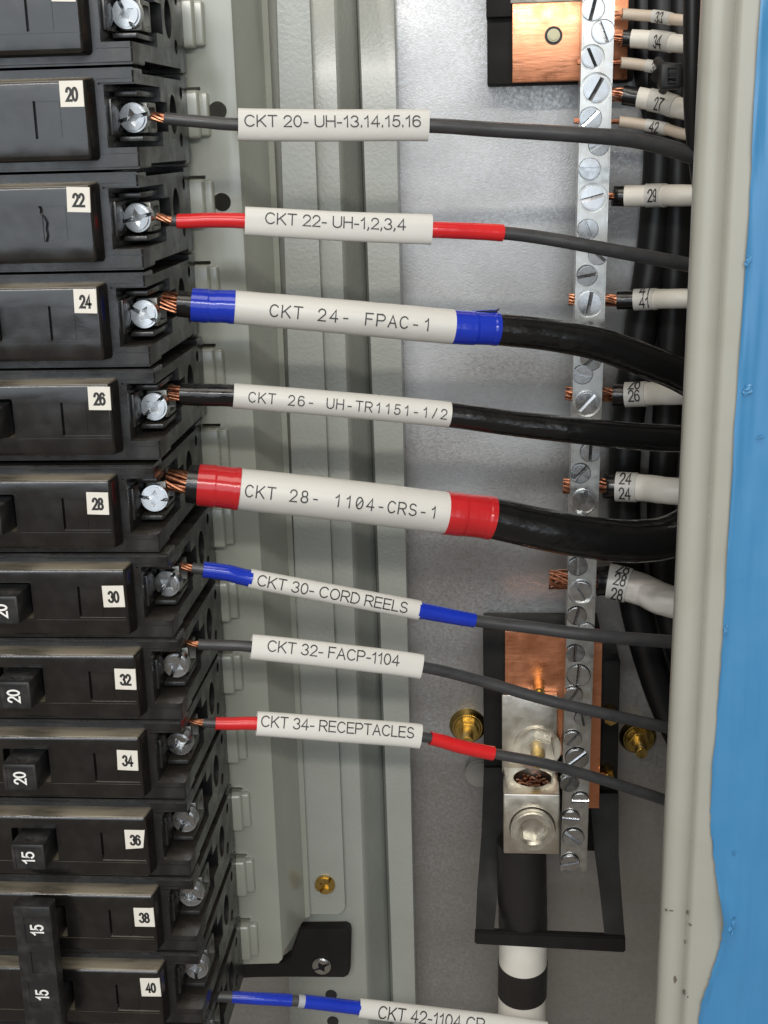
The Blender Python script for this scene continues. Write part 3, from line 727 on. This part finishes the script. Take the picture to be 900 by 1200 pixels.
bm = bmesh.new(); beam(bm, [(708,930,-88,17),(711,1000,-83,14),(716,1050,-76,12.5),(721.5,1108,-69.3,11.5)], 0, 3.4); finish(bm, 'right_arm', M['bracket'], t, org)
bm = bmesh.new(); a = [P(556.5,1092,-69),P(733,1099,-69),P(733,1117,-69),P(556,1107,-69)]
vs = [bm.verts.new(p) for p in a]; f = bm.faces.new(vs); r = bmesh.ops.extrude_face_region(bm, geom=[f])
for e in r['geom']:
    if isinstance(e, bmesh.types.BMVert): e.co.z -= 3.2
bmesh.ops.bevel(bm, geom=bm.edges[:], offset=.5, segments=2, affect='EDGES'); finish(bm, 'cross_bar', M['bracket'], t, org)

org = P(650,945,-88)
t = thing('bus_plate', 'copper plate behind the lug, lower end of the bar', 'copper plate', org)
bm = bmesh.new(); prism(bm, [(P(x, y, -86.2).x, P(x, y, -86.2).y) for x, y in ((592,741),(592,885),(684,885),(684,947),(702,947),(706,741))], -89.8, -86.2, .35)
finish(bm, 'plate', M['copper'], t, org)
bm = bmesh.new(); c = P(631,800,-86); cyl(bm, c, 1.9, -87, -76, 20, .9); finish(bm, 'pin', M['brass'], t, org)
bm = bmesh.new()
for px, py in ((715,838),(711,908)): c = P(px, py, -86); cyl(bm, (c.x, c.y), 2.4, -93, -82, 6, .3)
bm2 = bm; finish(bm2, 'edge_nut', M['brass'], t, org)

org = P(624,970,-84)
t = thing('cable_lug', 'silver lug with a big hex socket screw gripping the white cable', 'cable lug', org)
vtop = P(624,931,-63).y; vbot = P(624,1001,-63).y; xa = P(590,965,-63).x; xb = P(656,965,-63).x
bm = bmesh.new(); box(bm, (xa, vbot, -84), (xb, vtop, -63), .5)
ch = bmesh.new(); cyl(ch, ((xa+xb)/2+.6, -75), 6.6, vtop-9, vtop+3, 32, axis='v')
ch2 = bmesh.new(); c = P(624,970,-63); cyl(ch2, c, 7.8, -66, -60, 40)
bm = boolean(bm, [ch, ch2]); finish(bm, 'barrel', M['lugalu'], t, org)
a = P(592,815,-82.3); bm = bmesh.new(); box(bm, (xa-.4, vtop-2, -86.1), (xb-.2, a.y, -82.6), .4); finish(bm, 'tongue', M['lugalu'], t, org)
s = bmesh.new(); cyl(s, (0,0), 7.4, -4, 2.6, 48, bev=.7)
k = bmesh.new(); cyl(k, (0,0), 4.3, -1.0, 5, 6, rot=.25); k2 = bmesh.new(); cyl(k2, (0,0), 4.1, 1.7, 4, 32, r2=6.2)
s = boolean(s, [k, k2])
for v in s.verts: v.co += Vector((c.x, c.y, -62.6))
finish(s, 'set_screw', M['lugalu'], t, org)
c = P(630,880,-80); bm = bmesh.new(); cyl(bm, c, 8.2, -84, -81.5, 36, .3); finish(bm, 'washer', M['lugalu'], t, org)
bm = bmesh.new(); cyl(bm, c, 6.0, -82, -77.6, 6, .5, rot=.2); finish(bm, 'nut', M['lugalu'], t, org)
bm = bmesh.new(); cyl(bm, c, 2.5, -82, -71, 24, .5); finish(bm, 'stud', M['brass'], t, org)
bm = bmesh.new()
for i in range(46):
    an = i*2.4; rr = 5.6*math.sqrt((i+.5)/46); h = vtop-1.6+random.uniform(-.8,.9)
    cyl(bm, ((xa+xb)/2+.6+rr*math.cos(an), -75+rr*math.sin(an)), .62, vtop-9, h, 8, axis='v')
finish(bm, 'strand_ends', M['strand'], t, org)
# main neutral cable
path = Path([(611,985,-76),(612,1040,-77),(613,1100,-79.5),(612,1160,-83),(611,1230,-86),(610,1330,-90)], by='y')
org = path.at(path.arc(1330))
t = thing('main_cable', 'fat white taped cable with black bands rising into the lug', 'cable', org)
def seg(y0, y1, th0, th1, m, nm, hol=None, wob=.01):
    a0, a1 = path.arc(y0), path.arc(y1); bm = bmesh.new()
    r0, r1 = th0/2*mmpx(path.at(a0)), th1/2*mmpx(path.at(a1))
    tube(bm, path, a0, a1, lambda t: r0+(r1-r0)*t, n=36, hollow=hol, wob=wob); return finish(bm, nm, m, t, org, 50)
seg(985,1086,58,57,M['tape_black'],'insulation')
seg(1084,1330,56.5,55,M['ins_white'],'white_wrap', .5)
seg(1127,1163,58,57.5,M['tape_black'],'tape_band', .5)
bm = bmesh.new()

# brass studs on the back panel
def brass_stud(px, py, label):
    c = P(px, py, -106); tt = thing('brass_stud', label, 'stud', (c.x, c.y, -108), 'brass studs beside the insulator')
    o = (c.x, c.y, -108)
    b = bmesh.new(); cyl(b, c, 6.8, -108, -105.2, 32, r2=5.2, bev=.5); finish(b, 'cup_washer', M['brass'], tt, o)
    b = bmesh.new(); cyl(b, c, 4.2, -105.5, -101.5, 6, .4, rot=.4); finish(b, 'nut', M['brass'], tt, o)
    b = bmesh.new(); cyl(b, c, 2.1, -105, -94, 20, .4); finish(b, 'stud', M['brass'], tt, o)
brass_stud(548, 853, 'brass stud with cup washer left of the insulator, by the red sleeve')
brass_stud(748, 866, 'dim brass stud with cup washer right of the insulator')
b = bmesh.new(); c = P(563,905,-104); cyl(b, c, 5.5, -108, -102, 28, .6)
tag(finish(b, 'spacer_foot', M['greycap'], None, (c.x, c.y, -108)), 'dull round foot half hidden behind the left of the insulator', 'foot')

# ------------------------------------------------------------------ lower left: bracket and its screw, pan screw
pts = [P(x, y, -87) for x, y in ((352,1087),(405,1086.5),(409.5,1089),(411,1094),(410,1138),(408,1143),(403,1146),(336,1145.5),(300,1146),(265,1148),(232,1150),(232,1128),(330,1127),(340,1120))]  # left arm of the outline fills in the shadow band under the pan
org = P(380,1146,-92)
bm = bmesh.new(); prism(bm, [(p.x, p.y) for p in pts], -90.8, -87, .5)
tag(finish(bm, 'rail_bracket_and_shade', M['bracket'], None, org), 'black plastic bracket tucked under the lower corner of the pan, its left arm standing in for shade', 'bracket')
c = P(377,1132,-86)
tt = put(mesh_of(cross_head(3.5,2.6), 'bracket_screw', M['steel']), 'bracket_screw', (c.x, c.y, -85.2), .5)
tag(tt, 'silver cross head screw in the black bracket', 'screw')
c = P(380.5,1038,-88)
me = mesh_of(cross_head(3.7,2.4), 'strip_screw', M['brass'])
tag(put(me, 'strip_screw', (c.x, c.y, -87.6), .9), 'brass cross head screw in the grey side strip', 'screw')

# ------------------------------------------------------------------ feeder cables in the right gutter, cable tie
def feeder(label, pts, th):
    path = Path(pts, by='y'); org = path.p[-1]; bm = bmesh.new()
    r = th/2*mmpx(path.at(path.s[-1]/2))
    tube(bm, path, 0, path.s[-1], r, n=28, step=3)
    tag(finish(bm, 'feeder_cable', M['feeder'], None, org, 50), label, 'cable', 'black feeder cables in the gutter')
feeder('black feeder cable farthest left in the gutter, bending right at its foot', [(776,-120,-98),(776,120,-98),(768,270,-98),(749,400,-98),(733,520,-98),(732,610,-98),(741,690,-98),(760,770,-98),(790,850,-98),(850,960,-98)], 38)
feeder('black feeder cable running upright second from the left in the gutter', [(800,-120,-96),(796,200,-96),(790,350,-96),(782,480,-96),(775,600,-96),(782,700,-96),(810,800,-96),(860,900,-96)], 34)
feeder('black feeder cable showing behind numbers 33 and 34', [(752,-120,-100),(755,40,-100),(775,160,-100),(800,260,-100),(835,380,-100)], 34)
feeder('black feeder cable hard against the beige flange at the top', [(813,-120,-48),(812,60,-48),(814,150,-52),(830,260,-60),(870,400,-70)], 22)
feeder('black feeder cable between the second cable and the beige flange', [(822,-120,-98),(818,200,-98),(822,380,-98),(842,520,-98),(880,640,-98)], 36)
c = P(786,90,-58); org = c
t = thing('cable_tie', 'black cable tie with ribbed head over the number bands at top right', 'cable tie', org)
bm = bmesh.new(); box(bm, (c.x-3.2, c.y-3.4, -62), (c.x+3.0, c.y+3.6, -55), .9, 2)
k = bmesh.new(); box(k, (c.x-1.2, c.y-2.2, -57), (c.x+1.2, c.y+2.2, -53)); bm = boolean(bm, [k])
for q in (-.8, 0, .8): box(bm, (c.x-1.25, c.y-1.9+q*1.6+1.6-.25, -57.4), (c.x+1.25, c.y-1.9+q*1.6+1.6+.25, -55.8), .08, 1)
finish(bm, 'head', M['dark'], t, org)
tp = Path([(770,96,-64),(778,84,-57.5),(790,84,-56.5),(804,92,-57),(818,94,-60),(840,95,-66)])
bm = bmesh.new(); tube(bm, tp, 0, tp.s[-1], 2.3, .55, n=16); finish(bm, 'strap', M['dark'], t, org)
tp = Path([(769,70,-66),(776,78,-58),(780,98,-58),(776,108,-66)], by='y')
bm = bmesh.new(); tube(bm, tp, 0, tp.s[-1], 1.2, .6, n=16); finish(bm, 'tail', M['dark'], t, org)

# ------------------------------------------------------------------ enclosure flange with film
org = P(800,1200,8)
t = thing('enclosure_flange', 'beige enamelled rolled edge of the enclosure beside the blue film', 'enclosure edge', org)
bm = bmesh.new()
fl = [(826,768.5+3,4.5),(822.6,768.4,6.2),(822,768,7.6),(824,769.5,9.0),(829,773.5,10.2),(838,780.5,11.1),(848,788,11.1),(857,794.6,10.3),(861,797.5,9.2),(863,799,8.4),(865,800.6,8.8),(867.5,802.6,9.6),(873,807,9.9),(900,830,9.9),(1300,1200,9.9)]
loftpts(bm, [vline(x0,0,x1,1200,d,n=14) for x0, x1, d in fl], 1.3)
finish(bm, 'rolled_edge', M['flange'], t, org, 60)
bm = bmesh.new()
for x, y, w, h in ((781,1067,3,2),(787,1067,5,2.5),(791,1148,4.5,12),(806,1070,2,5),(809,1084,3.5,3),(803,1104,1.5,6),(802,1164,2,7),(806,1168,2.2,3)):
    dd = 11.0 if x < 797 else 9.7; c = P(x, y, dd); ptz = []
    for q in range(9):
        an = 2*PI*q/9; rr = random.uniform(.6, 1.15); ptz.append((c.x+w*.12*rr*math.cos(an), c.y+h*.12*rr*math.sin(an)))
    prism(bm, ptz, dd-1.2, dd+.12)
finish(bm, 'paint_chip', M['scuff'], t, org, 0)
bm = bmesh.new(); box(bm, (200, -560, -110), (203, 230, 8)); finish(bm, 'side_wall', M['flange'], t, org)
# blue film, a thin wrinkled sheet with a lifted left edge
edge = [(897,-120),(891.5,0),(884,120),(878,250),(869,380),(861,500),(854,620),(847,750),(841,830),(835,900),(832.5,945),(833,972),(836.5,1005),(842,1045),(848,1083),(846,1100),(840,1122),(833,1145),(826,1165),(821,1180),(816,1215),(806,1380)]
rows = []
ed = []
for (x0, y0), (x1, y1) in zip(edge, edge[1:]):
    for q in range(5): ed.append((x0+(x1-x0)*q/5, y0+(y1-y0)*q/5))
for q in (0, .006, .015, .03, .06, .1, .16, .24, .35, .5, 1):
    row = []
    for x, y in ed:
        xx = x+random.uniform(-.6,.6)*(q == 0)+(1330-x)*q*.75
        lift = 2.4*math.exp(-((y-1075)/26)**2)*math.exp(-q/.02)+.5*math.exp(-q/.012)*(.5+.5*math.sin(y*.05))
        wr = .4*math.sin(y*.013+q*40)*math.sin(q*55+1)+.12*math.sin(y*.045+q*90)
        row.append(P(xx, y, 10.6+lift+wr*(1 if q > 0 else .3)))
    rows.append(row)
bm = bmesh.new(); loftpts(bm, rows, .12)
org = P(860,1200,10)
t = thing('protective_film', 'shiny blue protective film covering the panel face at right', 'plastic film', org)
finish(bm, 'sheet', M['film'], t, org, 60)
def crumple(px, py, w, h, lift=.8):
    """a torn, puckered bit of the film"""
    bm = bmesh.new(); c = P(px, py, 10.7); n = 8; g = {}
    for a in range(n+1):
        for b in range(n+1):
            u, v = a/n*2-1, b/n*2-1; rad = math.hypot(u, v)
            if rad > random.uniform(.62, 1.05): continue
            g[a, b] = bm.verts.new((c.x+(u+random.uniform(-.1,.1))*w/2, c.y+(v+random.uniform(-.1,.1))*h/2+u*h*.2, 10.9+lift*(1-rad*.6)*random.uniform(.1, 1)))
    for a in range(n):
        for b in range(n):
            q = [g.get(k) for k in ((a,b),(a+1,b),(a+1,b+1),(a,b+1))]
            if all(q): bm.faces.new(q)
    for v in [v for v in bm.verts if not v.link_faces]: bm.verts.remove(v)
    rr = bmesh.ops.extrude_face_region(bm, geom=bm.faces[:])
    for e in rr['geom']:
        if isinstance(e, bmesh.types.BMVert): e.co.z += .08
    finish(bm, 'torn_flake', M['filmpale'], t, org, 0)
crumple(876, 306, 2.2, 4.0); crumple(876, 456, 4.2, 3.4, .7); crumple(857, 1082, 4.2, 8.0, 1.6); crumple(860, 999, 1.2, 1.6, .5); crumple(850, 738, 1.8, 4.2); crumple(891, 512, 2.4, 1.6, .6)
